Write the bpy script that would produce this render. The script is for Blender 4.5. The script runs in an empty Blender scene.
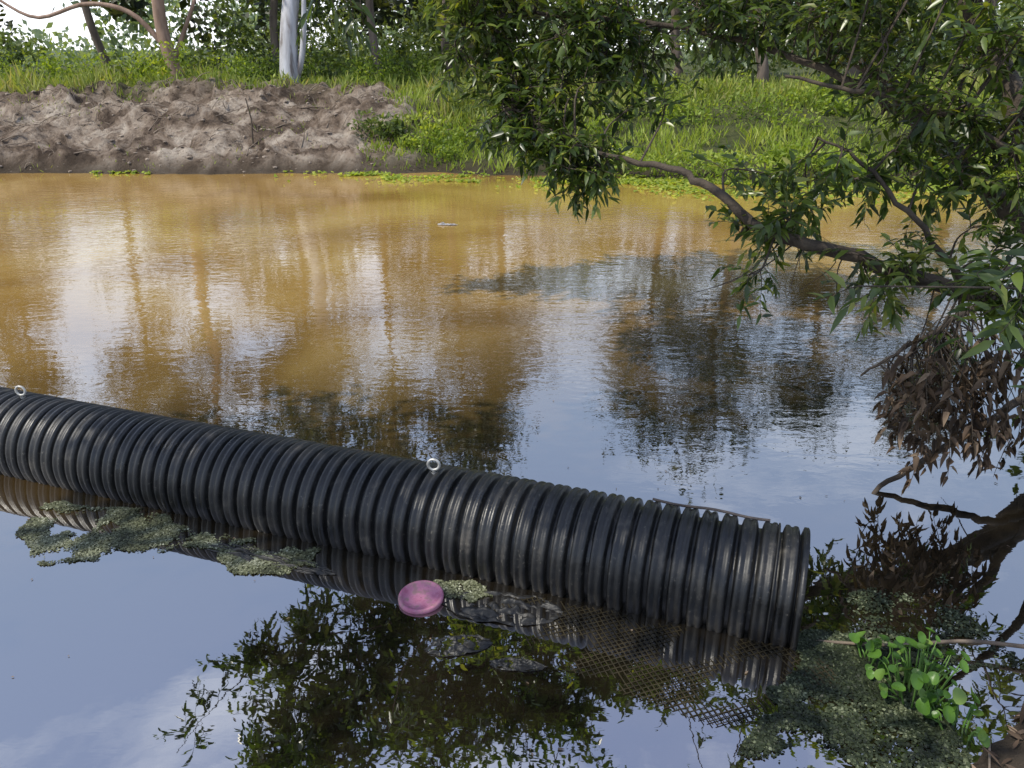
import bpy, math, random, bmesh
import numpy as np
from mathutils import Vector, Matrix
random.seed(7); rng=np.random.default_rng(7)
sc=bpy.context.scene
col=sc.collection

# ---------------------------------------------------------------- helpers
def link(o,parent=None):
    col.objects.link(o)
    if parent: o.parent=parent
    return o
def empty(name):
    e=bpy.data.objects.new(name,None); e.empty_display_size=.2; return link(e)
def quads(name,V,F,mat,parent=None,rnd=None,smooth=False):
    V=np.asarray(V,dtype=np.float32); F=np.asarray(F,dtype=np.int32)
    me=bpy.data.meshes.new(name)
    me.vertices.add(len(V)); me.vertices.foreach_set('co',V.ravel())
    me.loops.add(F.size); me.loops.foreach_set('vertex_index',F.ravel())
    me.polygons.add(len(F)); me.polygons.foreach_set('loop_start',np.arange(0,F.size,F.shape[1],dtype=np.int32))
    me.update(calc_edges=True)
    if rnd is not None:
        a=me.attributes.new('rnd','FLOAT','FACE'); a.data.foreach_set('value',np.asarray(rnd,dtype=np.float32))
    if smooth: me.polygons.foreach_set('use_smooth',np.ones(len(F),dtype=bool))
    me.materials.append(mat); me.validate()
    return link(bpy.data.objects.new(name,me),parent)
def unit(a): 
    a=np.asarray(a,float); return a/(np.linalg.norm(a,axis=-1,keepdims=True)+1e-9)
class Tubes:
    def __init__(s): s.V=[];s.F=[];s.n=0
    def add(s,pts,rad,sides=6,cap=True):
        pts=np.asarray(pts,float); k=len(pts)
        rad=np.broadcast_to(np.asarray(rad,float),(k,)) if np.ndim(rad)==0 else np.asarray(rad,float)
        T=unit(np.gradient(pts,axis=0))
        ref=np.array([0,0,1.]) if abs(T[0][2])<.9 else np.array([1.,0,0])
        A=unit(np.cross(T,ref)); B=np.cross(T,A)
        th=np.linspace(0,2*np.pi,sides,endpoint=False)
        ring=pts[:,None,:]+rad[:,None,None]*(np.cos(th)[None,:,None]*A[:,None,:]+np.sin(th)[None,:,None]*B[:,None,:])
        s.V.append(ring.reshape(-1,3))
        i=np.arange(k-1)[:,None]*sides; j=np.arange(sides)[None,:]; j2=(j+1)%sides
        f=np.stack([i+j,i+j2,i+sides+j2,i+sides+j],-1).reshape(-1,4)+s.n
        s.F.append(f); s.n+=k*sides
    def make(s,name,mat,parent=None,smooth=True):
        return quads(name,np.concatenate(s.V),np.concatenate(s.F),mat,parent,smooth=smooth)
def resample(pts,n):
    pts=np.asarray(pts,float)
    P=np.vstack([2*pts[0]-pts[1],pts,2*pts[-1]-pts[-2]]); out=[]
    m=len(pts)-1
    for t in np.linspace(0,m-1e-6,n):
        i=int(t); u=t-i; p0,p1,p2,p3=P[i],P[i+1],P[i+2],P[i+3]
        out.append(.5*((2*p1)+(-p0+p2)*u+(2*p0-5*p1+4*p2-p3)*u*u+(-p0+3*p1-3*p2+p3)*u**3))
    return np.array(out)
def leaves8(name,P,D,N,L,W,mat,parent,rnd,droop=.18,fold=.18):
    P,D,N=np.asarray(P,float),unit(D),np.asarray(N,float); n=len(P)
    L=np.asarray(L)[:,None]; W=np.asarray(W)[:,None]
    S=unit(np.cross(D,N)); N=np.cross(S,D)
    up=np.array([0,0,1.])
    def pt(t,s): return P+D*L*t+S*W*s+N*W*abs(s)*fold*2-up*L*droop*t*t
    V=np.stack([pt(0,0),pt(.28,-.48),pt(.28,0),pt(.28,.48),pt(.64,-.38),pt(.64,0),pt(.64,.38),pt(1,0)],1).reshape(-1,3)
    f=np.array([[0,3,2,1],[2,3,6,5],[1,2,5,4],[4,5,6,7]])
    F=(np.arange(n)[:,None,None]*8+f[None]).reshape(-1,4)
    return quads(name,V,F,mat,parent,rnd=np.repeat(rnd,4))
def leaves4(name,P,D,N,L,W,mat,parent,rnd):
    P,D,N=np.asarray(P,float),unit(D),np.asarray(N,float); n=len(P)
    L=np.asarray(L)[:,None]; W=np.asarray(W)[:,None]; S=unit(np.cross(D,N))
    V=np.stack([P,P+D*L*.45+S*W*.5,P+D*L,P+D*L*.45-S*W*.5],1).reshape(-1,3)
    F=np.arange(n*4).reshape(-1,4)
    return quads(name,V,F,mat,parent,rnd=rnd)
def hsh(ix,iy,seed):
    v=np.sin(ix*127.1+iy*311.7+seed*74.7)*43758.5453; return v-np.floor(v)
def vnoise(x,y,seed=0):
    ix=np.floor(x);iy=np.floor(y);fx=x-ix;fy=y-iy
    fx=fx*fx*(3-2*fx);fy=fy*fy*(3-2*fy)
    a=hsh(ix,iy,seed);b=hsh(ix+1,iy,seed);c=hsh(ix,iy+1,seed);d=hsh(ix+1,iy+1,seed)
    return (a*(1-fx)+b*fx)*(1-fy)+(c*(1-fx)+d*fx)*fy
def fbm(x,y,seed=0,o=4):
    s=0;a=.5;t=0
    for i in range(o):
        s=s+a*vnoise(x*2**i+i*3.1,y*2**i+i*1.7,seed+i);t+=a;a*=.5
    return s/t
def sstep(a,b,x):
    t=np.clip((x-a)/(b-a),0,1); return t*t*(3-2*t)

# ---------------------------------------------------------------- materials
def newmat(name):
    m=bpy.data.materials.new(name); m.use_nodes=True; nt=m.node_tree; nt.nodes.clear()
    out=nt.nodes.new('ShaderNodeOutputMaterial'); return m,nt,out
def N(nt,t,**k):
    n=nt.nodes.new(t)
    for a,b in k.items(): setattr(n,a,b)
    return n
def ramp(nt,stops):
    r=nt.nodes.new('ShaderNodeValToRGB'); e=r.color_ramp.elements
    while len(e)<len(stops): e.new(.5)
    for i,(p,c) in enumerate(stops):
        e[i].position=p; e[i].color=(c[0],c[1],c[2],1)
    return r
def noise(nt,scale,detail=4,rough=.55,vec=None,dist=0):
    n=nt.nodes.new('ShaderNodeTexNoise'); n.inputs['Scale'].default_value=scale; n.inputs['Detail'].default_value=detail
    n.inputs['Roughness'].default_value=rough; n.inputs['Distortion'].default_value=dist
    if vec is not None: nt.links.new(vec,n.inputs['Vector'])
    return n
def leafmat(name,stops,trans=.35,rough=.42,spec=.5):
    m,nt,out=newmat(name); at=N(nt,'ShaderNodeAttribute'); at.attribute_name='rnd'
    r=ramp(nt,stops); nt.links.new(at.outputs['Fac'],r.inputs[0])
    p=N(nt,'ShaderNodeBsdfPrincipled'); p.inputs['Roughness'].default_value=rough
    p.inputs['Specular IOR Level'].default_value=spec
    nt.links.new(r.outputs[0],p.inputs['Base Color'])
    t=N(nt,'ShaderNodeBsdfTranslucent')
    mx=N(nt,'ShaderNodeMix',data_type='RGBA',blend_type='MULTIPLY'); mx.inputs[0].default_value=1
    nt.links.new(r.outputs[0],mx.inputs[6]); mx.inputs[7].default_value=(1.7,1.6,.5,1)
    nt.links.new(mx.outputs[2],t.inputs[0])
    s=N(nt,'ShaderNodeMixShader'); s.inputs[0].default_value=trans
    nt.links.new(p.outputs[0],s.inputs[1]); nt.links.new(t.outputs[0],s.inputs[2]); nt.links.new(s.outputs[0],out.inputs[0])
    return m
def simplemat(name,stops,scale,rough=.7,bump=.3,bscale=None,spec=.4,bdist=.02,stretch=None):
    m,nt,out=newmat(name); tc=N(nt,'ShaderNodeTexCoord'); vec=tc.outputs['Object']
    if stretch:
        mp=N(nt,'ShaderNodeMapping'); mp.inputs['Scale'].default_value=stretch; nt.links.new(vec,mp.inputs[0]); vec=mp.outputs[0]
    n=noise(nt,scale,6,.6,vec); r=ramp(nt,stops); nt.links.new(n.outputs['Fac'],r.inputs[0])
    p=N(nt,'ShaderNodeBsdfPrincipled'); p.inputs['Roughness'].default_value=rough; p.inputs['Specular IOR Level'].default_value=spec
    nt.links.new(r.outputs[0],p.inputs['Base Color'])
    n2=noise(nt,bscale or scale*3,6,.65,vec); b=N(nt,'ShaderNodeBump'); b.inputs['Strength'].default_value=bump; b.inputs['Distance'].default_value=bdist
    nt.links.new(n2.outputs['Fac'],b.inputs['Height']); nt.links.new(b.outputs[0],p.inputs['Normal']); nt.links.new(p.outputs[0],out.inputs[0])
    return m

M_leaf=leafmat('willow_leaf',[(0,(.018,.036,.009)),(.42,(.048,.08,.017)),(.75,(.105,.155,.03)),(1,(.22,.24,.05))],.42,.34,.6)
M_dead=leafmat('dead_leaf',[(0,(.035,.023,.015)),(.5,(.10,.066,.042)),(1,(.27,.20,.14))],.15,.7,.3)
M_gum=leafmat('eucalypt_leaf',[(0,(.022,.032,.016)),(.5,(.05,.06,.028)),(1,(.11,.12,.055))],.3,.5,.4)
M_shrub=leafmat('shrub_leaf',[(0,(.04,.065,.018)),(.5,(.12,.165,.04)),(1,(.26,.30,.09))],.4,.5,.4)
M_lush=leafmat('lush_leaf',[(0,(.08,.13,.02)),(.5,(.21,.29,.04)),(1,(.38,.42,.10))],.45,.5,.3)
M_grass=leafmat('grass_blade',[(0,(.08,.115,.025)),(.4,(.18,.24,.05)),(.75,(.30,.33,.09)),(1,(.38,.32,.18))],.4,.6,.3)
M_far=leafmat('distant_leaf',[(0,(.10,.14,.10)),(.5,(.20,.26,.17)),(1,(.31,.36,.26))],.4,.7,.2)
M_hy=leafmat('water_plant_leaf',[(0,(.045,.11,.012)),(.6,(.095,.20,.03)),(1,(.20,.29,.07))],.3,.35,.4)
M_weed=leafmat('duckweed',[(0,(.035,.038,.02)),(.5,(.11,.12,.065)),(.85,(.20,.21,.13)),(1,(.34,.35,.25))],.1,.5,.3)
M_azolla=leafmat('azolla',[(0,(.010,.014,.007)),(.5,(.028,.038,.018)),(.85,(.07,.085,.042)),(1,(.18,.20,.12))],.1,.5,.3)
M_bark=simplemat('willow_bark',[(.3,(.03,.022,.016)),(.7,(.09,.07,.05))],9,.85,.8,30)
M_redbark=simplemat('red_gum_bark',[(.3,(.14,.09,.06)),(.7,(.36,.25,.19))],5,.8,.8,14,stretch=(1,1,.2))
M_darkbark=simplemat('dark_gum_bark',[(.3,(.06,.045,.035)),(.7,(.19,.15,.12))],5,.85,.8,14,stretch=(1,1,.2))
M_whitebark=simplemat('white_gum_bark',[(.34,(.14,.12,.11)),(.46,(.33,.33,.34)),(.7,(.47,.48,.51))],6,.7,.6,14,stretch=(1,1,.15))
M_stick=simplemat('dry_stick',[(.3,(.08,.06,.045)),(.7,(.25,.2,.15))],6,.85,.4,30)
M_clod=simplemat('mud_clod',[(.3,(.10,.078,.06)),(.7,(.34,.28,.22))],5,.95,.7,18)
M_stem=simplemat('green_stem',[(.3,(.06,.14,.02)),(.7,(.12,.22,.05))],20,.5,.1)

def pipe_mat():
    m,nt,out=newmat('black_hdpe'); tc=N(nt,'ShaderNodeTexCoord'); v=tc.outputs['Object']
    n=noise(nt,7,8,.65,v); r=ramp(nt,[(.35,(.006,.0065,.007)),(.58,(.013,.013,.0125)),(.78,(.08,.072,.06))]); nt.links.new(n.outputs['Fac'],r.inputs[0])
    sp=noise(nt,60,5,.7,v); r2=ramp(nt,[(.60,(0,0,0)),(.72,(1,1,1))]); nt.links.new(sp.outputs['Fac'],r2.inputs[0])
    mx=N(nt,'ShaderNodeMix',data_type='RGBA'); nt.links.new(r2.outputs[0],mx.inputs[0]); nt.links.new(r.outputs[0],mx.inputs[6]); mx.inputs[7].default_value=(.11,.10,.082,1)
    g=N(nt,'ShaderNodeSeparateXYZ'); nt.links.new(v,g.inputs[0])
    n3=noise(nt,12,5,.6,v); ad=N(nt,'ShaderNodeMath',operation='MULTIPLY_ADD'); nt.links.new(n3.outputs['Fac'],ad.inputs[0]); ad.inputs[1].default_value=.14; nt.links.new(g.outputs['Z'],ad.inputs[2])
    mr=N(nt,'ShaderNodeMapRange'); nt.links.new(ad.outputs[0],mr.inputs[0]); mr.inputs[1].default_value=.05; mr.inputs[2].default_value=.18; mr.inputs[3].default_value=.7; mr.inputs[4].default_value=0
    mx2=N(nt,'ShaderNodeMix',data_type='RGBA'); nt.links.new(mr.outputs[0],mx2.inputs[0]); nt.links.new(mx.outputs[2],mx2.inputs[6]); mx2.inputs[7].default_value=(.018,.014,.009,1)
    p=N(nt,'ShaderNodeBsdfPrincipled'); nt.links.new(mx2.outputs[2],p.inputs['Base Color']); 
    rr=N(nt,'ShaderNodeMapRange'); nt.links.new(n.outputs['Fac'],rr.inputs[0]); rr.inputs[1].default_value=.3; rr.inputs[2].default_value=.7; rr.inputs[3].default_value=.25; rr.inputs[4].default_value=.6
    nt.links.new(rr.outputs[0],p.inputs['Roughness'])
    b=N(nt,'ShaderNodeBump'); b.inputs['Strength'].default_value=.4; b.inputs['Distance'].default_value=.004; nb=noise(nt,45,5,.65,v); nt.links.new(nb.outputs['Fac'],b.inputs['Height']); nt.links.new(b.outputs[0],p.inputs['Normal'])
    nt.links.new(p.outputs[0],out.inputs[0]); return m
M_pipe=pipe_mat()
M_steel=simplemat('galvanised_steel',[(.3,(.35,.34,.31)),(.7,(.6,.6,.57))],20,.45,.2,60)
M_steel.node_tree.nodes['Principled BSDF'].inputs['Metallic'].default_value=.5
M_black=simplemat('wet_black_plastic',[(.3,(.006,.007,.008)),(.75,(.03,.028,.024))],8,.45,.5,25,.35,.01)
M_net=simplemat('algae_netting',[(.3,(.009,.008,.004)),(.7,(.042,.033,.016))],9,.7,.3,40,.2)
M_pink=simplemat('pink_plastic',[(.36,(.34,.11,.18)),(.52,(.42,.17,.25)),(.66,(.27,.16,.16))],22,.6,.25,50,.3)

# ---------------------------------------------------------------- terrain
near_x=np.array([-300,-20,-6,-1,.9,1.25,1.6,1.95,2.5,3.0,3.35,4.2,6,10,30,300.])
near_y=np.array([-20,.2,1.0,1.35,1.55,1.78,2.02,2.25,2.75,3.5,4.6,5.3,6,7,10,40.])
def yfar(x): return 15.6-.9*sstep(-2,6,x)+.45*(fbm(x*.7,x*0+3,5)-.5)+.25*(fbm(x*2.6,x*0+7,6)-.5)+.5*(fbm(x*.2,x*0+1,9)-.5)
def H(x,y):
    x=np.asarray(x,float);y=np.asarray(y,float)
    sf=y-yfar(x); sn=np.interp(x,near_x,near_y)-y
    mud=1-sstep(-2.6,-1.0,x)
    prof=.34*sstep(0,.5,sf)+.55*sstep(.5,2.4,sf)+.42*sstep(2.2,4.6,sf)
    rid=1-2*np.abs(fbm(x*.75+2,y*1.1,62)-.5)
    lump=(fbm(x*.9,y*1.2,2)-.5)*.7*sstep(.1,1.4,sf)*(1-.8*sstep(4.5,7,sf))+(rid-.75)*.35*sstep(.2,1.2,sf)*(1-sstep(4,6,sf))+(fbm(x*4,y*4,12)-.5)*.34*sstep(0,.5,sf)*(1-.7*sstep(5,7,sf))+(fbm(x*9,y*9,14,2)-.5)*.14*sstep(0,.5,sf)*(1-sstep(4,6,sf))
    flat=.22*sstep(0,.6,sf)+1.0*sstep(.8,5.5,sf)
    hf=prof*mud+flat*(1-mud)+lump*(mud*.8+.2)
    hf=np.where(sf<0,np.maximum(sf*.7,-.9),hf)
    hn=.16*sstep(0,.3,sn)+.5*sstep(.2,2,sn)+(fbm(x*3,y*3,21)-.5)*.08*sstep(0,.3,sn)
    hn=np.where(sn<0,np.maximum(sn*.7,-.9),hn)
    return np.maximum(hf,hn)
xs=np.concatenate([[-500,-300,-200,-120,-80,-55,-40,-30,-24],np.arange(-20,12,.07),[13,15,18,24,32,45,70,120,250,500]])
ys=np.concatenate([[-200,-80,-40,-20,-10,-6,-3],np.arange(-1,6,.08),np.arange(6,14,.5),np.arange(14,22.5,.06),[23,24,26,29,33,40,55,80,130,220,400,700]])
XX,YY=np.meshgrid(xs,ys); ZZ=H(XX,YY)
V=np.stack([XX,YY,ZZ],-1).reshape(-1,3); nx=len(xs)
i=np.arange(len(ys)-1)[:,None]*nx+np.arange(nx-1)[None]
F=np.stack([i,i+1,i+nx+1,i+nx],-1).reshape(-1,4)
cx=V[F].mean(1)
green=np.clip(np.maximum(sstep(3.6,5.2,cx[:,1]-yfar(cx[:,0])+1.2*(fbm(cx[:,0]*.8,cx[:,1]*.8,4)-.5)),sstep(-2.8,-1.2,cx[:,0]+(fbm(cx[:,0]*2,cx[:,1]*2,4)-.5)*1.5)*(cx[:,1]>10)),0,1)
green=np.where((cx[:,1]<10)&(cx[:,0]>2.7),1,green)
def terrain_mat():
    m,nt,out=newmat('bank_earth'); tc=N(nt,'ShaderNodeTexCoord'); v=tc.outputs['Object']
    n=noise(nt,1.3,8,.6,v,.8); r=ramp(nt,[(.36,(.07,.05,.036)),(.45,(.175,.13,.095)),(.54,(.33,.265,.205)),(.66,(.50,.43,.35))]); nt.links.new(n.outputs['Fac'],r.inputs[0])
    n2=noise(nt,8,9,.78,v); r2=ramp(nt,[(.38,(.28,.25,.23)),(.5,(1,1,1))]); nt.links.new(n2.outputs['Fac'],r2.inputs[0])
    mm=N(nt,'ShaderNodeMix',data_type='RGBA',blend_type='MULTIPLY'); mm.inputs[0].default_value=.8; nt.links.new(r.outputs[0],mm.inputs[6]); nt.links.new(r2.outputs[0],mm.inputs[7])
    g=ramp(nt,[(.35,(.04,.05,.018)),(.6,(.10,.11,.04)),(.75,(.19,.16,.08))]); nt.links.new(n2.outputs['Fac'],g.inputs[0])
    at=N(nt,'ShaderNodeAttribute'); at.attribute_name='rnd'
    mx=N(nt,'ShaderNodeMix',data_type='RGBA'); nt.links.new(at.outputs['Fac'],mx.inputs[0]); nt.links.new(mm.outputs[2],mx.inputs[6]); nt.links.new(g.outputs[0],mx.inputs[7])
    s=N(nt,'ShaderNodeSeparateXYZ'); nt.links.new(v,s.inputs[0])
    sa=N(nt,'ShaderNodeMath',operation='MULTIPLY_ADD'); nt.links.new(n2.outputs['Fac'],sa.inputs[0]); sa.inputs[1].default_value=-.3; nt.links.new(s.outputs['Z'],sa.inputs[2])
    mr=N(nt,'ShaderNodeMapRange'); nt.links.new(sa.outputs[0],mr.inputs[0]); mr.inputs[1].default_value=-.1; mr.inputs[2].default_value=.2; mr.inputs[3].default_value=.85; mr.inputs[4].default_value=0
    mx2=N(nt,'ShaderNodeMix',data_type='RGBA'); nt.links.new(mr.outputs[0],mx2.inputs[0]); nt.links.new(mx.outputs[2],mx2.inputs[6]); mx2.inputs[7].default_value=(.06,.045,.03,1)
    p=N(nt,'ShaderNodeBsdfPrincipled'); p.inputs['Roughness'].default_value=.95; p.inputs['Specular IOR Level'].default_value=.2; nt.links.new(mx2.outputs[2],p.inputs['Base Color'])
    b=N(nt,'ShaderNodeBump'); b.inputs['Strength'].default_value=1; b.inputs['Distance'].default_value=.14; nt.links.new(n2.outputs['Fac'],b.inputs['Height']); nt.links.new(b.outputs[0],p.inputs['Normal'])
    nt.links.new(p.outputs[0],out.inputs[0]); return m
quads('ground',V,F,terrain_mat(),rnd=green,smooth=True)

# ---------------------------------------------------------------- water
def water_mat():
    m,nt,out=newmat('muddy_water'); tc=N(nt,'ShaderNodeTexCoord'); v=tc.outputs['Object']
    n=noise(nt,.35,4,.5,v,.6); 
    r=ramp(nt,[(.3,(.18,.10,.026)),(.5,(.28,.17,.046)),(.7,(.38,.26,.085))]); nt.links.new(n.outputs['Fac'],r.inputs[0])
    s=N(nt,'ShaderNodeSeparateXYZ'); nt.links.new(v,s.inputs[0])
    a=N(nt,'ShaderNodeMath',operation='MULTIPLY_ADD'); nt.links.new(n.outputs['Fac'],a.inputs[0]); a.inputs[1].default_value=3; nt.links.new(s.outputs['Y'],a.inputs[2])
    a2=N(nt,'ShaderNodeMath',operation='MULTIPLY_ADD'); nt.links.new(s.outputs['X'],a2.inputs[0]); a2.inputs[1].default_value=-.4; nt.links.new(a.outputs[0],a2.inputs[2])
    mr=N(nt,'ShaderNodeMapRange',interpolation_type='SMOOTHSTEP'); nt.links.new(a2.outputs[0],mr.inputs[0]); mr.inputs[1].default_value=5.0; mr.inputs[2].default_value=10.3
    mx=N(nt,'ShaderNodeMix',data_type='RGBA'); nt.links.new(mr.outputs[0],mx.inputs[0]); mx.inputs[6].default_value=(.011,.0085,.005,1); nt.links.new(r.outputs[0],mx.inputs[7])  # foreground shade painted into the base colour: near water almost black, brown further out
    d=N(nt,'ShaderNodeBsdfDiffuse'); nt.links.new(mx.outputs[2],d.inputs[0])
    mp=N(nt,'ShaderNodeMapping'); mp.inputs['Scale'].default_value=(.5,1,1); mp.inputs['Rotation'].default_value=(0,0,.15); nt.links.new(v,mp.inputs[0])
    r1=noise(nt,11,3,.5,mp.outputs[0],.3); r0=noise(nt,2.0,2,.5,mp.outputs[0],.4)
    ms=noise(nt,.25,2,.5,v); mk=N(nt,'ShaderNodeMapRange',interpolation_type='SMOOTHSTEP'); nt.links.new(ms.outputs['Fac'],mk.inputs[0]); mk.inputs[1].default_value=.38; mk.inputs[2].default_value=.62; mk.inputs[3].default_value=.28; mk.inputs[4].default_value=.75
    yk=N(nt,'ShaderNodeMapRange',interpolation_type='SMOOTHSTEP'); nt.links.new(s.outputs['Y'],yk.inputs[0]); yk.inputs[1].default_value=3.2; yk.inputs[2].default_value=7; yk.inputs[3].default_value=.07; yk.inputs[4].default_value=.75
    k=N(nt,'ShaderNodeMath',operation='MULTIPLY'); nt.links.new(mk.outputs[0],k.inputs[0]); nt.links.new(yk.outputs[0],k.inputs[1])
    b0=N(nt,'ShaderNodeBump'); b0.inputs['Distance'].default_value=.02; nt.links.new(r0.outputs['Fac'],b0.inputs['Height']); 
    k0=N(nt,'ShaderNodeMath',operation='MULTIPLY'); nt.links.new(k.outputs[0],k0.inputs[0]); k0.inputs[1].default_value=.5; nt.links.new(k0.outputs[0],b0.inputs['Strength'])
    b1=N(nt,'ShaderNodeBump'); b1.inputs['Distance'].default_value=.008; nt.links.new(r1.outputs['Fac'],b1.inputs['Height']); nt.links.new(k.outputs[0],b1.inputs['Strength']); nt.links.new(b0.outputs[0],b1.inputs['Normal'])
    g=N(nt,'ShaderNodeBsdfGlossy'); g.inputs['Roughness'].default_value=.01; g.inputs[0].default_value=(1,1,1,1); nt.links.new(b1.outputs[0],g.inputs['Normal'])
    f=N(nt,'ShaderNodeFresnel'); f.inputs[0].default_value=4.4; nt.links.new(b1.outputs[0],f.inputs['Normal'])
    sh=N(nt,'ShaderNodeMixShader'); nt.links.new(f.outputs[0],sh.inputs[0]); nt.links.new(d.outputs[0],sh.inputs[1]); nt.links.new(g.outputs[0],sh.inputs[2]); nt.links.new(sh.outputs[0],out.inputs[0])
    return m
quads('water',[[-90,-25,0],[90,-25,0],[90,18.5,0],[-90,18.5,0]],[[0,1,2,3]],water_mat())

# ---------------------------------------------------------------- corrugated pipe
ax=np.array([-.941,.3385,0]); nn=np.array([.3385,.941,0]); zz=np.array([0,0,1.])
E0=np.array([1.205,2.72,.112]); R=.264
pipe=empty('corrugated_pipe')
def pipe_pt(s,th,r): return E0+ax*s+zz*r*math.cos(th)+nn*r*math.sin(th)
pitch=.084; npi=96
pr=[(0,.0),(.05,.55),(.12,.93),(.2,1),(.30,.97),(.38,.80),(.46,.80),(.54,.97),(.64,1),(.72,.93),(.79,.55),(.84,.0),(.92,-.03)]
S=[];RR=[]
S+= [0,0,.004]; RR+=[R-.045,R-.004,R+.002]
S+=[.02,.03]; RR+=[R+.002,R-.03]
for k in range(npi):
    for (a,h) in pr:
        S.append(.034+(k+a)*pitch); RR.append(R-.036+.036*h)
S=np.array(S);RR=np.array(RR); seg=96
th=np.linspace(0,2*np.pi,seg,endpoint=False)
wob=1+.004*np.sin(S*3.1)[:,None]+.003*np.sin(3*th+1)[None]
rad=RR[:,None]*wob
sag=.012*np.sin(S*.9+1)
Vp=E0+ax*S[:,None,None]+(rad*np.cos(th))[:,:,None]*zz+(rad*np.sin(th))[:,:,None]*nn+sag[:,None,None]*nn
i=np.arange(len(S)-1)[:,None]*seg; j=np.arange(seg)[None]; j2=(j+1)%seg
Fp=np.stack([i+j,i+j2,i+seg+j2,i+seg+j],-1).reshape(-1,4)
quads('corrugated_wall',Vp.reshape(-1,3),Fp,M_pipe,pipe,smooth=True)
Si=np.array([0,8.0]); Vi=E0+ax*Si[:,None,None]+((R-.045)*np.cos(th))[None,:,None]*zz+((R-.045)*np.sin(th))[None,:,None]*nn
quads('inner_liner',Vi.reshape(-1,3),np.stack([j[0],j2[0],seg+j2[0],seg+j[0]],-1),M_pipe,pipe,smooth=True)
tb=Tubes()
for s in (1.67,4.25,6.8):
    c=E0+ax*s+zz*(R+.034); t=np.linspace(0,2*np.pi,25)
    d1=unit(ax*.95-nn*.25)
    tb.add([c+d1*.027*math.cos(a)+zz*.027*math.sin(a) for a in t],.0068,8)
    tb.add([c-zz*.055,c-zz*.03],.008,8)
    tb.add([c-zz*.044,c-zz*.034],.017,8)
tb.make('eye_bolts',M_steel,pipe)
tb=Tubes()
tb.add([pipe_pt(s,.42,R+.012+.004*math.sin(s*20)) for s in np.linspace(.16,.66,12)],.006,6)
tb.make('tie_rod',M_darkbark,pipe)
tb=Tubes()
tb.add([pipe_pt(.12,a,R+.004) for a in np.linspace(-1.9,1.9,40)],.004,5)
tb.make('strap',M_black,pipe)

# ---------------------------------------------------------------- near tree (willow) on the right bank
tree=empty('willow_tree')
L_A=resample([(3.75,4.35,-.1),(3.5,4.35,.35),(3.17,4.36,.68),(2.75,4.3,.88),(2.37,4.27,1.0),(1.87,4.33,1.153),(1.54,4.36,1.23),(1.3,4.45,1.34),(1.148,4.57,1.467),(.95,4.75,1.55),(.6,5.0,1.6),(.25,5.25,1.72),(.0,5.4,1.85)],60)
L_B=resample([(3.8,4.5,-.1),(3.6,4.6,.5),(3.42,4.67,.92),(2.94,4.86,1.36),(2.69,5.2,1.675),(2.27,5.61,2.14),(1.82,6.04,2.63),(.64,6.6,3.53),(-.8,7.0,4.3),(-2.0,7.1,4.8)],60)
L_C=resample([(3.9,4.3,-.1),(3.75,4.2,.9),(3.5,4.0,2.3),(2.9,3.7,3.7),(1.6,3.4,4.9),(-.3,3.0,5.5),(-2.3,2.4,5.7),(-4.4,1.9,5.6),(-5.8,1.6,5.5)],64)
L_D=resample([(3.6,4.6,.5),(3.3,5.1,1.5),(2.9,5.9,2.7),(2.3,6.9,3.9),(1.3,7.6,4.9),(.2,8.0,5.5)],46)
L_E=resample([(2.94,4.86,1.36),(2.5,5.0,1.75),(1.9,5.3,2.1),(1.2,5.6,2.3),(.5,5.7,2.4),(-.05,5.75,2.4),(-.35,5.75,2.3)],44)
L_F=resample([(3.5,4.35,.35),(3.1,3.9,.9),(2.7,3.7,1.2),(2.3,3.6,1.25),(2.0,3.5,1.15)],26)
L_G=resample([(3.42,4.6,.9),(3.1,4.5,1.4),(2.6,4.5,1.75),(2.1,4.7,1.95),(1.6,5.0,2.05)],30)
L_H=resample([(3.3,4.36,.5),(2.9,4.1,.42),(2.4,3.9,.2),(2.0,3.75,.02),(1.7,3.7,-.08)],26)
L_I=resample([(2.75,4.3,.88),(2.4,4.0,.95),(2.1,3.9,.8),(1.85,3.9,.62)],20)
L_J=resample([(2.55,4.28,.95),(2.25,4.35,1.3),(1.95,4.5,1.6),(1.7,4.6,1.75)],20)
L_K=resample([L_B[42],(.3,6.9,3.45),(-.8,7.1,3.6),(-1.9,7.0,3.7),(-2.6,6.9,3.8)],26)
limbs=[(L_A,.062,.006),(L_B,.09,.02),(L_C,.14,.025),(L_D,.10,.02),(L_E,.03,.007),(L_F,.03,.007),(L_G,.035,.009),(L_I,.022,.006),(L_J,.022,.006),(L_K,.025,.007),(L_H,.03,.008)]
tb=Tubes()
for P,a,b in limbs:
    P=P+rng.normal(0,.008,P.shape); tb.add(P,np.linspace(a,b,len(P)),10)
allP=np.concatenate([p for p,_,_ in limbs[:10]])
LP=[];LD=[];LN=[];LL=[];LW=[];LR=[]
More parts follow.
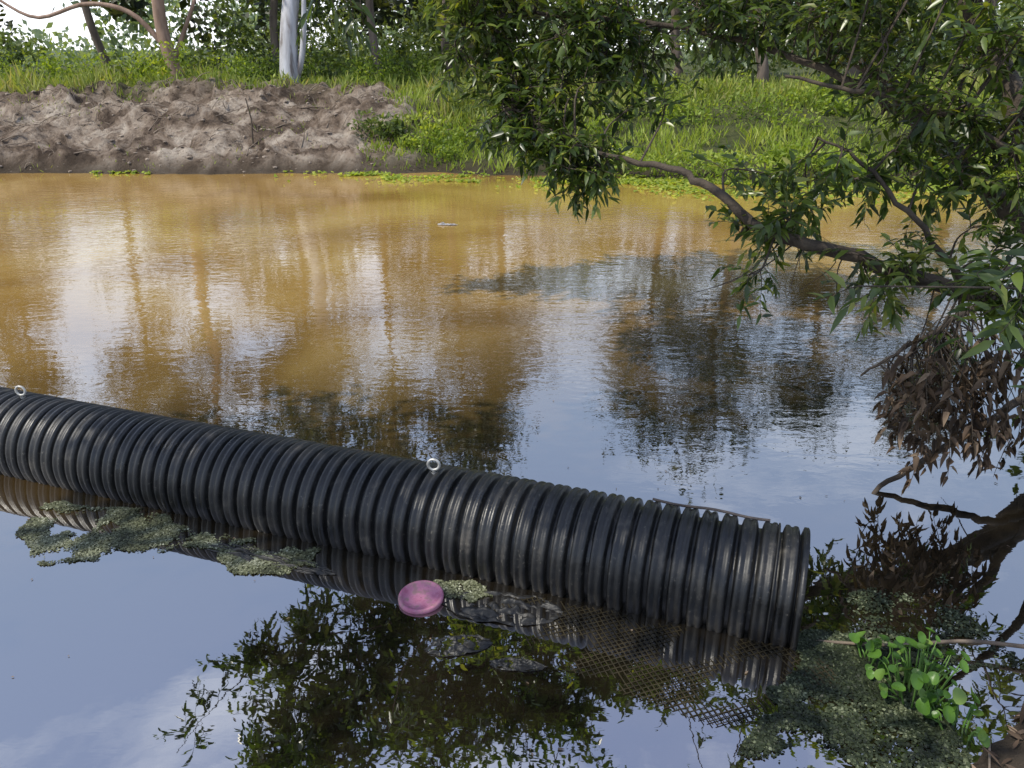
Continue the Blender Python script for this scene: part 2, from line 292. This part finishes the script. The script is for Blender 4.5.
def spray(p0,d0,length,nl,ll,lw,grav=.5,store=None,tub=None,bright=0):
    st=store if store is not None else (LP,LD,LN,LL,LW,LR)
    d=unit(np.array(d0,float)); k=6; pts=[np.array(p0,float)]
    for q in range(k):
        d=unit(d+np.array([0,0,-grav/k])+rng.normal(0,.10,3)); pts.append(pts[-1]+d*length/k)
    pts=np.array(pts); (tub or tb).add(pts,np.linspace(.0032,.001,len(pts)),3)
    for q in range(nl):
        t=.12+.88*(q+rng.random()*.6)/nl; f=min(t,.999)*k; i=int(f); p=pts[i]+(pts[i+1]-pts[i])*(f-i); T=unit(pts[i+1]-pts[i])
        side=unit(np.cross(T,[0,0,1])+rng.normal(0,.4,3))*(1 if q%2 else -1)
        dd=T*.65+side*.85+np.array([0,0,-.12])+rng.normal(0,.2,3)
        s=(1-.2*t)*rng.uniform(.6,1.2)
        st[0].append(p);st[1].append(dd);st[2].append(np.array([0,0,1])+rng.normal(0,.55,3));st[3].append(ll*s);st[4].append(lw*s);st[5].append(np.clip(rng.normal(.42+bright,.24),0,1))
def clump(c,r,nb,ns,ll=.105,lw=.033,sl=.28,nl=11,store=None,grav=.35,limbpts=None,flat=.85,bright=0):
    c=np.array(c,float); lp=allP if limbpts is None else limbpts
    bright=bright+rng.normal(0,.1)
    for b in range(nb):
        tgt=c+rng.normal(0,1,3)*r*np.array([.75,.75,.75*flat])
        dist=np.linalg.norm(lp-tgt,axis=1)+rng.random(len(lp))*.1; src=lp[np.argmin(dist)]
        mid=(src+tgt)/2+np.array([0,0,.12*np.linalg.norm(tgt-src)])+rng.normal(0,.06,3)
        P=resample([src,mid,tgt],9); tb.add(P,np.linspace(.008,.003,9),5)
        for s in range(ns):
            t=rng.uniform(.4,1); f=t*7.99; i=int(f); p=P[i]+(P[i+1]-P[i])*(f-i)
            T=unit(P[i+1]-P[i]); spray(p,T*.5+unit(rng.normal(0,1,3)),sl*rng.uniform(.6,1.2),nl,ll,lw,grav,store,bright=bright)
for c,r,nb,ns in [((.18,5.49,2.0),.25,13,8),((.0,5.5,1.75),.22,9,7),((.5,5.1,1.5),.14,8,7),((.25,5.15,1.6),.14,6,6),((.55,5.72,2.3),.33,15,8),((-.25,5.8,2.45),.22,11,8),((-.1,5.6,2.25),.2,8,7),((.2,5.8,2.55),.3,10,7),((1.23,5.6,2.5),.3,14,8),
    ((.75,5.35,2.0),.16,5,6),((1.8,5.35,2.45),.33,14,8),((2.34,5.18,2.4),.36,15,8),((2.85,4.9,2.25),.42,14,8),((1.5,4.55,1.45),.15,6,6),((1.95,4.6,1.6),.2,6,6),
    ((2.53,4.49,1.4),.28,9,6),((1.43,4.35,1.26),.14,5,5),((2.75,4.05,1.05),.25,6,6),((2.2,4.2,1.15),.2,4,6),((1.9,4.2,1.0),.12,2,5),
    ((2.3,4.7,2.05),.28,8,7),((3.1,4.2,1.6),.4,9,7)]:
    clump(c,r,nb,ns,bright=.05)
for p,d in [((2.05,3.3,1.35),(-1,-.9,.1)),((2.1,3.2,1.25),(-1,-1,-.1)),((2.2,3.1,1.5),(-.8,-.5,.1)),((2.2,3.2,1.1),(-.6,-.5,-.3)),((2.1,3.2,1.3),(-.2,-.6,-.3))]:
    spray(p,d,.45,10,.15,.042,.4)
tb.add(resample([L_F[14],(2.4,3.4,1.25),(2.2,3.15,1.3),(1.8,2.95,1.36),(1.3,2.9,1.38)],16),np.linspace(.008,.003,16),5)
for q in range(2): spray((1.30+.1*q,2.9,1.38),(-1,-.1,-.1),.16,6,.12,.036,.5)
clump((2.25,3.4,1.2),.17,4,6,.13,.04)
# crown above frame that the water mirrors
for c,r,nb,ns in [((-.2,6.9,4.2),.55,16,9),((-1.4,7.1,4.6),.6,16,9),((-2.3,7.0,4.9),.5,12,9),((.8,6.8,3.9),.5,15,9),((1.6,6.6,3.5),.55,13,8),((.6,7.8,5.4),.6,12,8),((1.6,7.5,4.9),.6,10,7),((-.9,6.5,4.5),.55,14,9),((.1,6.3,4.4),.5,11,9),((-1.8,6.3,4.7),.5,13,8),((-2.7,6.4,5.1),.5,8,8),
    ((-.4,7.1,3.5),.3,8,8),((-1.3,7.1,3.7),.32,9,8),((-2.2,7.0,3.8),.3,8,8),((-2.8,6.9,4.0),.25,5,7),((.5,7.0,3.4),.3,7,8),
    ((-.6,7.7,5.4),.6,11,8),((2.6,6.4,3.6),.6,9,6),((3.2,5.8,3.2),.6,8,6),((2.8,5.2,4.2),.7,7,6),((2.2,7.6,4.2),.6,8,6)]:
    clump(c,r,nb,ns,.16,.05,.42,10,bright=-.18)
# high canopy out of frame, added to shade the pipe and near water
for c in [(-5.6,1.7,5.6),(-4.6,2.0,5.7),(-3.6,2.1,5.8),(-2.6,2.4,5.8),(-1.6,2.7,5.7),(-.6,3.0,5.5),(-4.2,1.0,5.9),(-3.0,1.2,6.0),(-2.0,1.5,6.0),(-1.0,1.8,5.8),(-5.0,3.0,5.6),(-3.4,3.2,5.6)]:
    clump(c,.6,6,6,.22,.08,.5,9)
tb.add(resample([L_K[12],(-1.0,6.0,3.2),(-.98,4.9,2.8),(-.97,4.45,2.5)],14),np.linspace(.010,.003,14),5)
for q in range(5): spray((-.97+.05*q,4.45,2.48),(rng.normal(0,.4),-.1,-1),.26,8,.11,.028,.5,bright=-.2)
tb.make('trunk_and_branches',M_bark,tree)
leaves8('leaves',LP,LD,LN,LL,LW,M_leaf,tree,LR)
st=([],[],[],[],[],[]); tb=Tubes()
LFI=np.concatenate([L_F[8:],L_I[5:],L_A[18:30]])
for q in range(80):
    c=np.array([2.5-.55*rng.random()**1.3,rng.uniform(3.5,3.95),rng.uniform(.38,.9)])
    src=LFI[np.argmin(np.linalg.norm(LFI-c-[0,0,.2],axis=1)+rng.random(len(LFI))*.2)]
    tb.add(resample([src,(src+c)/2+rng.normal(0,.05,3),c],8),np.linspace(.005,.002,8),4)
    spray(c,(rng.normal(0,.5),rng.normal(0,.5),-.7),.24,9,.085,.032,.9,store=st,tub=tb)
for q in range(12):
    src=L_A[rng.integers(12,34)]; e=src+np.array([rng.normal(-.05,.25),rng.normal(-.1,.15),-rng.uniform(.15,.5)])
    tb.add(resample([src,(src+e)/2+rng.normal(0,.08,3),e],8),np.linspace(.005,.0015,8),4)
tb.make('dead_twigs',M_bark,tree)
leaves8('dead_leaves',*st[:5],M_dead,tree,st[5],droop=.35,fold=.6)

# ---------------------------------------------------------------- eucalypts beyond the far bank
def gum(name,x,y,h,r0,bark,crown=.24,lean=(0,0),base=.34,nl=4200,leaf=.24,extra=None):
    e=empty(name); z0=float(H(x,y))-.15; t=Tubes()
    k=14; zs=np.linspace(0,h*.93,k); w=np.cumsum(rng.normal(0,.09,(k,2)),0)
    P=np.stack([x+lean[0]*zs+w[:,0],y+lean[1]*zs+w[:,1],z0+zs],1); P[0,:2]=(x,y)
    P=resample(P,40); rr=r0*(1-np.linspace(0,1,40)**1.1*.88); rr[:3]*=[1.35,1.15,1.05]; t.add(P,rr,12)
    pts=[]
    for q in range(16):
        f=rng.uniform(base,.98); i=int(f*39); a=rng.uniform(0,2*np.pi); ln=h*crown*rng.uniform(.5,1.15)*(1.15-.5*f)
        d=np.array([math.cos(a),math.sin(a),rng.uniform(.35,1.1)]); end=P[i]+unit(d)*ln; mid=(P[i]+end)/2-np.array([0,0,.1*ln])
        B=resample([P[i],mid,end],10); t.add(B,np.linspace(rr[i]*.5,.02,10),6)
        for b in range(4,10,1): pts.append(B[b])
    for i in range(30,40): pts.append(P[i])
    pts=np.array(pts); idx=rng.integers(0,len(pts),nl); sub=rng.normal(0,1,(len(pts),4,3))*.36
    c=pts[idx]+sub[idx,rng.integers(0,4,nl)]+rng.normal(0,.17,(nl,3))
    D=rng.normal(0,.5,(nl,3))+[0,0,-.7]
    if extra is not None:
        for B in extra: 
            B=resample(B,20); t.add(B,np.linspace(r0*.4,.03,20),8)
    t.make('trunk_and_limbs',bark,e)
    leaves4('foliage',c,D,rng.normal(0,1,(nl,3)),leaf*rng.uniform(.6,1.3,nl),leaf*.4*rng.uniform(.7,1.3,nl),M_gum,e,np.clip(rng.normal(.45,.25,nl),0,1))
    return e
gum('red_gum_tree',-8.2,21.3,10.5,.17,M_redbark,lean=(-.12,0),extra=[[(-8.5,21.3,2.2),(-9.2,21.2,3.0),(-10.2,21.1,3.2),(-11.4,21,2.9),(-12.4,21,3.4)],[(-8.4,21.3,1.9),(-7.9,21.4,2.9),(-7.4,21.4,3.9)]])
gum('white_gum_tree',-5.5,21.0,11.5,.24,M_whitebark,lean=(.0,0),nl=5200,extra=[[(-5.4,21.0,1.3),(-5.1,21.05,2.2),(-4.95,21.1,3.6),(-4.9,21.1,5)]])
for a in [(-11.4,24.5,9.5,.12),(-3.6,23.5,11.8,.12),(-1.8,23.5,11.2,.12),(-.1,22.8,9.3,.13),(4.2,23.5,8.6,.15),(6.6,22.5,8.8,.16),(9.2,23.5,8.4,.17),(-16.5,25,8.0,.14),(-20,24,10,.16),(-7.0,25.5,12,.13),(13,24,10,.2)]:
    gum('eucalypt_tree',*a,M_darkbark)
def blobs(name,B,mat,leaf,parent=None,elong=.45):
    P=[];Rn=[];Ls=[]
    for (x,y,z,rx,ry,rz,n) in B:
        d=unit(rng.normal(0,1,(n,3)))*(rng.random((n,1))**.33)
        d*= 1+.35*(np.sin(d[:,:1]*5+x)*np.sin(d[:,2:]*6+y))
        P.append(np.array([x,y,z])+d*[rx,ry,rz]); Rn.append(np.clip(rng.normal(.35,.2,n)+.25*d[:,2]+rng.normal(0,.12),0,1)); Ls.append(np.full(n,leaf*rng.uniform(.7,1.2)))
    P=np.concatenate(P);n=len(P); L=np.concatenate(Ls)*rng.uniform(.6,1.3,n)
    return leaves4(name,P,rng.normal(0,1,(n,3))+[0,0,.2],rng.normal(0,1,(n,3)),L,L*elong,mat,parent,np.concatenate(Rn))
B=[]
for q in range(64):
    x=rng.uniform(-24,-3); y=rng.uniform(22.8,30)
    z=1.25+rng.uniform(0,.9); r=rng.uniform(.35,.95)
    if -15<x<-11.5: z=1.2; r=.45
    B.append((x,y,z,r*1.3,r,r,int(380*r)))
for q in range(38):
    x=rng.uniform(-3,18); y=rng.uniform(22.5,29); z=1.2+rng.uniform(0,3.6); r=rng.uniform(.6,1.4); B.append((x,y,z,r*1.2,r,r,380))
for q in range(24):
    x=rng.uniform(-8.5,-1.5); y=rng.uniform(25.5,29); z=rng.uniform(1.3,4); r=rng.uniform(.5,1.0); B.append((x,y,z,r,r,r*1.1,300))
blobs('shrub_belt',B,M_shrub,.18)
B=[]
for q in range(70):
    x=rng.uniform(-20,-2); y=rng.uniform(20.6,23.5); r=rng.uniform(.2,.6); B.append((x,y,float(H(x,y))+.15+rng.uniform(0,.35),r*1.3,r,r,int(420*r)))
blobs('undergrowth',B,M_lush,.11)
B=[]
for q in range(84):
    x=rng.uniform(-26,16); y=rng.uniform(29,38); z=rng.uniform(2.2,6.6)
    if -20.5<x<-14.5 : continue
    r=rng.uniform(.8,1.6); B.append((x,y,z,r,r,r*1.2,230))
blobs('background_trees',B,M_gum,.4,elong=.5)
B=[]
for q in range(170):
    x=rng.uniform(-75,60); y=rng.uniform(48,68); z=rng.uniform(.8,5.2)
    if -38<x<-25 and z>2: z=1
    r=rng.uniform(1.2,2.6); B.append((x,y,z,r*1.3,r,r,260))
blobs('distant_trees',B,M_far,.5,elong=.6)
B=[]
for q in range(46):
    x=rng.uniform(.3,13); y=float(yfar(np.array(x)))+rng.uniform(-.4,1.8); r=rng.uniform(.25,.55); B.append((x,y,.1+rng.uniform(0,.3),r*1.5,r,r*.6,420))
for q in range(26):
    x=rng.uniform(-1.2,13); y=rng.uniform(17.0,20); r=rng.uniform(.3,.6); B.append((x,y,float(H(x,y))+.15,r*1.4,r,r*.7,360))
for (x,y,r) in [(-2.0,16.6,.24),(-1.5,16.8,.4),(-.9,17.4,.45),(-1.2,16.2,.25),(-1.8,17.6,.4)]: B.append((x,y,float(H(x,y))+.1,r*1.2,r,r*.8,380))
blobs('bank_creeper',B,M_lush,.11)
B=[(-2.9,17.0,.75,.36,.3,.3,420),(-2.4,16.9,.7,.3,.3,.28,350),(-1.0,19,1.3,.7,.5,.6,500)]
for q in range(26):
    x=rng.uniform(3.5,7.5); y=np.interp(x,near_x,near_y)-rng.uniform(-.1,1.6); r=rng.uniform(.25,.5); B.append((x,y,float(H(x,y))+.2,r,r,r,260))
blobs('bank_shrubs',B,M_shrub,.12)
def grass(name,n,xr,yr,h,w,mat,test=None):
    x=rng.uniform(*xr,n);y=rng.uniform(*yr,n)
    if test is not None: k=test(x,y); x=x[k];y=y[k]
    z=H(x,y); k=z>.01; x,y,z=x[k],y[k],z[k]; m=len(x)
    patch=fbm(x*.6,y*.6,31)
    hh=h*rng.uniform(.3,1.2,m)*np.clip((patch-.25)*3,.2,1.6)
    D=np.stack([rng.normal(0,.45,m),rng.normal(0,.45,m),np.ones(m)],1)
    return leaves4(name,np.stack([x,y,z-.02],1),D,np.stack([rng.normal(0,1,m),-np.ones(m),rng.normal(0,.2,m)],1),hh,w*rng.uniform(.6,1.5,m),mat,None,np.clip(.1+patch*.75+rng.normal(0,.2,m),0,1))
grass('bank_grass',34000,(-21,12),(18.4,25),.42,.035,M_grass,lambda x,y:((y-yfar(x)+1.8*(fbm(x*.8,y*.8,4)-.5)>3.9)|(x>-1.6))&(fbm(x*1.1,y*1.1,47)>.36))
grass('slope_grass',14000,(-3.0,13),(14.4,19.5),.28,.025,M_lush,lambda x,y:fbm(x*1.3,y*1.3,41)>.42)
grass('sparse_grass',2600,(-18,-2),(15.7,19.5),.16,.016,M_grass,lambda x,y:fbm(x*1.1,y*1.1,43)>.55)
def pads(name,P,size,mat,rnd=None,tilt=.08,parent=None):
    P=np.asarray(P,float);n=len(P); a0=rng.uniform(0,6.28,n); s=size*rng.uniform(.5,1.3,n)
    V=[]
    for q in range(6):
        a=a0+q*np.pi/3; rr=s*rng.uniform(.8,1.1,n)
        V.append(np.stack([P[:,0]+rr*np.cos(a),P[:,1]+rr*np.sin(a),P[:,2]+rr*rng.normal(0,tilt,n)],1))
    V=np.stack(V,1).reshape(-1,3); b=np.arange(n)[:,None]*6
    F=np.concatenate([b+np.array([[0,1,2,3]]),b+np.array([[0,3,4,5]])],1).reshape(-1,4)
    r=rng.random(n) if rnd is None else rnd
    return quads(name,V,F,mat,parent,rnd=np.repeat(r,2))
P=[]
for (x0,x1,off,w,n) in [(-4.4,-2.3,.05,.7,2600),(-2.4,.4,-.1,.9,5200),(-8.1,-6.9,.0,.3,900),(.4,12,-.6,1.2,17000)]:
    x=rng.uniform(x0,x1,n); y=yfar(x)+off+rng.normal(0,w*.5,n); k=(fbm(x*1.1,y*2.4,55)+rng.normal(0,.06,n)>(.54 if x1<1 else .49)); k&=(H(x,y)<.03); P.append(np.stack([x,y,rng.uniform(.005,.05,n)],1)[k])
P=np.concatenate(P); pads('floating_weed_mat',P,.034,M_lush,tilt=.4,rnd=np.clip(rng.normal(.6,.25,len(P)),0,1))
bm=bmesh.new()
for q in range(1500):
    x=rng.uniform(-16,-1.8); y=rng.uniform(15.6,20); s=.012+.05*rng.random()**3
    z=float(H(x,y))
    if z<.02: continue
    r=bmesh.ops.create_icosphere(bm,subdivisions=1,radius=s)
    sc3=rng.uniform(.6,1.5,3)
    for v in r['verts']: v.co=Vector((x+v.co.x*sc3[0]*rng.uniform(.8,1.2),y+v.co.y*sc3[1],z-s*.15+v.co.z*sc3[2]*.5*rng.uniform(.7,1.3)))
me=bpy.data.meshes.new('mud_clods'); bm.to_mesh(me); bm.free(); me.materials.append(M_clod); link(bpy.data.objects.new('mud_clods',me))
tb=Tubes()
for q in range(420):
    x=rng.uniform(-16,-1.5); y=rng.uniform(15.8,20); z=float(H(x,y)); a=rng.uniform(0,3.14); l=rng.uniform(.1,.7)*rng.random()+.1; e=np.array([math.cos(a),math.sin(a)*.6,0])*l
    p0=np.array([x,y,z+.015]); p1=p0+e; p1[2]=float(H(p1[0],p1[1]))+rng.uniform(.01,.12)
    tb.add(resample([p0,(p0+p1)/2+rng.normal(0,.02,3)+[0,0,.02],p1],6),np.linspace(.010,.004,6)*rng.uniform(.5,1.5),4)
tb.make('fallen_sticks',M_stick)
tb=Tubes(); zb=float(H(-5.2,16.6)); tb.add([(-5.2,16.6,zb-.1),(-5.17,16.6,zb+.45),(-5.22,16.55,zb+.85)],[.016,.014,.010],6); tb.make('wooden_stake',M_bark)

# ---------------------------------------------------------------- things floating by the pipe
def inpoly(x,y,poly):
    c=np.zeros(len(x),bool); n=len(poly)
    for i in range(n):
        x1,y1=poly[i];x2,y2=poly[(i+1)%n]
        k=((y1>y)!=(y2>y))&(x<(x2-x1)*(y-y1)/(y2-y1+1e-12)+x1); c^=k
    return c
def scatter_poly(poly,n,thr,fs,seed,jit=.25):
    p=np.array(poly); x=rng.uniform(p[:,0].min(),p[:,0].max(),n); y=rng.uniform(p[:,1].min(),p[:,1].max(),n)
    jx=x+(fbm(x*6,y*6,seed)-.5)*jit; jy=y+(fbm(x*6,y*6,seed+9)-.5)*jit
    k=inpoly(jx,jy,poly)&(fbm(x*fs,y*fs,seed+3,5)+rng.normal(0,.05,n)>thr); x=x[k];y=y[k]
    return np.stack([x,y,rng.uniform(.002,.007,len(x))],1)
P=np.concatenate([scatter_poly([(-2.45,3.68),(-2.1,3.58),(-1.6,3.42),(-.95,3.18),(-.85,3.04),(-1.15,3.0),(-1.5,3.18),(-1.8,3.2),(-2.0,3.1),(-2.2,3.12),(-2.35,3.32)],54000,.475,8,50,.22),
  scatter_poly([(-.38,2.98),(-.1,2.9),(-.05,2.82),(-.2,2.78),(-.35,2.85)],3000,.42,9,60)])
pads('duckweed_patch',P,.0056,M_weed,tilt=.3,rnd=np.clip(fbm(P[:,0]*9,P[:,1]*9,91)*1.2-.15+rng.normal(0,.25,len(P)),0,1))
P=np.concatenate([scatter_poly([(.85,2.2),(1.1,2.32),(1.25,2.62),(1.6,2.6),(1.5,2.3),(1.5,1.9),(1.2,1.6),(.8,1.7),(.75,2.0)],52000,.485,5,70),
  scatter_poly([(1.2,2.75),(2.0,3.0),(2.0,2.4),(1.3,2.4)],9000,.58,6,75)])
pads('azolla_mat',P,.0060,M_azolla,tilt=.35,rnd=np.clip(fbm(P[:,0]*11,P[:,1]*11,93)*1.3-.2+rng.normal(0,.25,len(P)),0,1))

poly=[(-.25,2.95),(1.2,2.48),(1.28,2.25),(1.0,2.16),(.72,2.12),(.3,2.33),(0,2.6)]
Vn=[];Fn=[]
for fam,(a1,a2) in enumerate([((1,.35),(-.35,1)),((.35,-1),(1,.35))]):
    d=unit(np.array(a1)); o=np.array([-d[1],d[0]])
    for c in np.arange(-4,4,.022):
        for t in np.arange(-4,4,.022):
            m=d*t+o*c
            if not(-.3<m[0]<1.35 and 2.05<m[1]<3): continue
            if not inpoly(np.array([m[0]]),np.array([m[1]]),poly)[0]: continue
            def P3(q):
                z=.004*math.sin(q[0]*9+q[1]*4)+.0035*math.sin(q[1]*23-q[0]*13)+.0005+fam*.0012; return (q[0],q[1],z)
            w=.0024; A=m-d*.0115;Bq=m+d*.0115; b=len(Vn)
            Vn+=[P3(A-o*w),P3(Bq-o*w),P3(Bq+o*w),P3(A+o*w)]; Fn.append((b,b+1,b+2,b+3))
quads('netting_skirt',Vn,Fn,M_net)
def sheet(name,cx,cy,lx,ly,ang,seed,amp=.03,base=.004,mat=M_black):
    n=70;m=40;u,v=np.meshgrid(np.linspace(-1,1,n),np.linspace(-1,1,m))
    an=np.arctan2(v,u); rr=1+.5*(fbm(np.cos(an)*2+9,np.sin(an)*2+seed,seed)-.5)
    x=u*np.sqrt(1-v*v/2)*lx*rr;y=v*np.sqrt(1-u*u/2)*ly*rr; z=base+amp*(np.abs(fbm(u*2.6+seed,v*2.0,seed+1)-.5)*2.6-.3)*(1-.8*np.maximum(abs(u),abs(v))**3)
    c,s=math.cos(ang),math.sin(ang)
    V=np.stack([cx+x*c-y*s,cy+x*s+y*c,z],-1).reshape(-1,3); i=np.arange(m-1)[:,None]*n+np.arange(n-1)[None]
    return quads(name,V,np.stack([i,i+1,i+n+1,i+n],-1).reshape(-1,4),mat,smooth=True)
sheet('black_plastic_sheet',-.02,2.76,.25,.11,-.15,3,.07)
sheet('black_plastic_sheet',-.22,2.53,.13,.06,.2,5,.04)
sheet('black_plastic_sheet',0.02,2.42,.11,.035,-.1,8,.03)
sheet('black_plastic_sheet',-1.15,3.12,.36,.05,-.34,11,.05)

lid=empty('pink_plastic_lid'); cen=np.array([-.394,2.82,.012]); prof=[(0.0,.0),(.05,.001),(.078,.002),(.082,.010),(.090,.013),(.097,.011),(.099,.002),(.096,-.01),(.09,-.012)]
sg=64;t=np.linspace(0,2*np.pi,sg,endpoint=False); V=[]
for r_,z_ in prof:
    r_=max(r_,.002)
    V.append(cen+np.stack([r_*np.cos(t),r_*np.sin(t),z_+r_*np.cos(t)*.03+r_*np.sin(t)*.08],1))
V=np.concatenate(V); i=np.arange(len(prof)-1)[:,None]*sg;j=np.arange(sg)[None];j2=(j+1)%sg
quads('lid_shell',V,np.stack([i+j,i+j2,i+sg+j2,i+sg+j],-1).reshape(-1,4),M_pink,lid,smooth=True)

def round_plant(name,c,n,spread,hmax,ls):
    e=empty(name); t=Tubes(); V=[];F=[];R_=[]
    for q in range(n):
        a=rng.uniform(0,6.28); rd=spread*math.sqrt(rng.random()); b=np.array([c[0]+rd*.6*math.cos(a),c[1]+rd*.6*math.sin(a),.0]); h=hmax*rng.uniform(.2,1)
        top=np.array([c[0]+rd*math.cos(a)*1.1,c[1]+rd*math.sin(a)*1.1,h]); t.add(resample([b,(b+top)/2+[0,0,.02]+rng.normal(0,.008,3),top],6),np.linspace(.004,.002,6),5)
        s=ls*rng.uniform(.5,1.2); nrm=unit(np.array([math.cos(a)*.5,math.sin(a)*.5-.1,1])+rng.normal(0,.3,3)); A=unit(np.cross(nrm,[.3,1,.1]));Bv=np.cross(nrm,A)
        k0=len(V); V.append(top); K=12; as_=rng.uniform(.65,.95)
        for ring,rr in ((0,.55),(1,1.0)):
            for k in range(K):
                an=k*2*math.pi/K; r=s*.5*rr*(1+.08*math.sin(3*an+q)); V.append(top+A*r*math.cos(an)*as_+Bv*r*math.sin(an)+nrm*(.1*s*rr*rr+.04*s*math.sin(2*an+q)))
        rv=np.clip(rng.normal(.45,.25),0,1)
        for k in range(0,K,2): F.append((k0,k0+1+k,k0+1+(k+1)%K,k0+1+(k+2)%K)); R_.append(rv)
        for k in range(K): F.append((k0+1+k,k0+1+K+k,k0+1+K+(k+1)%K,k0+1+(k+1)%K)); R_.append(rv)
    t.make('stems',M_stem,e); quads('leaves',V,F,M_hy,e,rnd=R_,smooth=True)
round_plant('water_hyacinth',(1.50,2.27),54,.15,.19,.062)
round_plant('water_hyacinth',(1.56,2.10),14,.10,.08,.05)
round_plant('water_hyacinth',(1.40,2.42),16,.09,.12,.05)

tb=Tubes(); tb.add(resample([(1.22,2.56,.0),(1.5,2.5,.03),(1.8,2.5,.05),(2.2,2.42,.09),(2.8,2.4,.3)],20),np.linspace(.006,.010,20),6)
for q in range(26):
    x=rng.uniform(1.3,2.6);y=np.interp(x,near_x,near_y)-rng.uniform(-.05,.5);z=max(float(H(x,y)),0)+.012;a=rng.uniform(0,6.3);l=rng.uniform(.08,.3)
    tb.add([(x,y,z),(x+l*math.cos(a)*.5,y+l*math.sin(a)*.5,z+.02),(x+l*math.cos(a),y+l*math.sin(a),z+.015)],.004,5)
tb.make('driftwood_sticks',M_stick)
n=1400; x=rng.uniform(.9,4,n); y=np.interp(x,near_x,near_y)-rng.uniform(.0,1.2,n); z=H(x,y)+.012
leaves8('leaf_litter',np.stack([x,y,z],1),np.stack([rng.normal(0,1,n),rng.normal(0,1,n),rng.normal(0,.15,n)],1),np.stack([rng.normal(0,.3,n),rng.normal(0,.3,n),np.ones(n)],1),rng.uniform(.04,.09,n),rng.uniform(.012,.02,n),M_dead,None,rng.random(n),droop=.05)
n=420; x=rng.uniform(-4.5,3,n); y=rng.uniform(1.9,12,n); k=(H(x,y)<-.1)&(abs((x-E0[0])*nn[0]+(y-E0[1])*nn[1])>.3); x=x[k];y=y[k];n=len(x)
leaves8('floating_leaves',np.stack([x,y,np.full(n,.004)],1),np.stack([rng.normal(0,1,n),rng.normal(0,1,n),np.zeros(n)],1),np.tile([0,0,1.],(n,1)),rng.uniform(.006,.028,n),rng.uniform(.004,.010,n),M_dead,None,.5+.5*rng.random(n),droop=0,fold=.1)
sheet('floating_bark_scrap',-.88,10.8,.14,.04,-.1,15,.05,.01,M_whitebark)

# ---------------------------------------------------------------- light, sky, camera
el=math.radians(54); S=Vector((-.90,-.36,0)).normalized()*math.cos(el)+Vector((0,0,math.sin(el)))
sun=bpy.data.lights.new('sun','SUN'); sun.energy=5.0; sun.angle=math.radians(.5); sun.color=(1,.94,.83)
so=link(bpy.data.objects.new('sun',sun)); so.rotation_euler=S.to_track_quat('Z','Y').to_euler(); so.location=(0,0,30)
w=bpy.data.worlds.new('World'); sc.world=w; w.use_nodes=True; nt=w.node_tree; nt.nodes.clear()
sk=nt.nodes.new('ShaderNodeTexSky'); sk.sky_type='NISHITA'; sk.sun_disc=False; sk.sun_elevation=el; sk.sun_rotation=math.atan2(S.x,S.y); sk.dust_density=.8; sk.air_density=1.2
tc=nt.nodes.new('ShaderNodeTexCoord')
sx=nt.nodes.new('ShaderNodeSeparateXYZ'); nt.links.new(tc.outputs['Generated'],sx.inputs[0])
hz=ramp(nt,[(0,(.85,.85,.85)),(.25,(.55,.55,.55)),(.5,(.45,.45,.45)),(.75,(.45,.45,.45)),(1,(.15,.15,.15))]); nt.links.new(sx.outputs['Z'],hz.inputs[0])
hc=ramp(nt,[(0,(.9,.92,.97)),(.35,(.60,.74,1.0)),(.75,(.52,.60,.95))]); nt.links.new(sx.outputs['Z'],hc.inputs[0])
sca=nt.nodes.new('ShaderNodeVectorMath'); sca.operation='SCALE'; nt.links.new(hc.outputs[0],sca.inputs[0]); sca.inputs['Scale'].default_value=12
m0=nt.nodes.new('ShaderNodeMix'); m0.data_type='RGBA'; nt.links.new(hz.outputs[0],m0.inputs[0]); nt.links.new(sk.outputs[0],m0.inputs[6]); nt.links.new(sca.outputs[0],m0.inputs[7])
mp=nt.nodes.new('ShaderNodeMapping'); mp.inputs['Scale'].default_value=(1,1,2.5); nt.links.new(tc.outputs['Generated'],mp.inputs[0])
cn=noise(nt,2.6,8,.6,mp.outputs[0],.3); cr=ramp(nt,[(.52,(0,0,0)),(.74,(.6,.6,.6))]); nt.links.new(cn.outputs['Fac'],cr.inputs[0])
mx=nt.nodes.new('ShaderNodeMix'); mx.data_type='RGBA'; nt.links.new(cr.outputs[0],mx.inputs[0]); nt.links.new(m0.outputs[2],mx.inputs[6]); mx.inputs[7].default_value=(13,13.3,14,1)
bg=nt.nodes.new('ShaderNodeBackground'); bg.inputs[1].default_value=.15; nt.links.new(mx.outputs[2],bg.inputs[0]); wo=nt.nodes.new('ShaderNodeOutputWorld'); nt.links.new(bg.outputs[0],wo.inputs[0])
cam=bpy.data.cameras.new('camera'); cam.lens=28; cam.sensor_width=36; cam.clip_end=2000; cam.clip_start=.05
co=link(bpy.data.objects.new('camera',cam)); co.location=(0,0,2.2); co.rotation_euler=(math.radians(67.2),0,0); sc.camera=co
sc.view_settings.view_transform='Standard'; sc.view_settings.look='None'; sc.view_settings.exposure=0
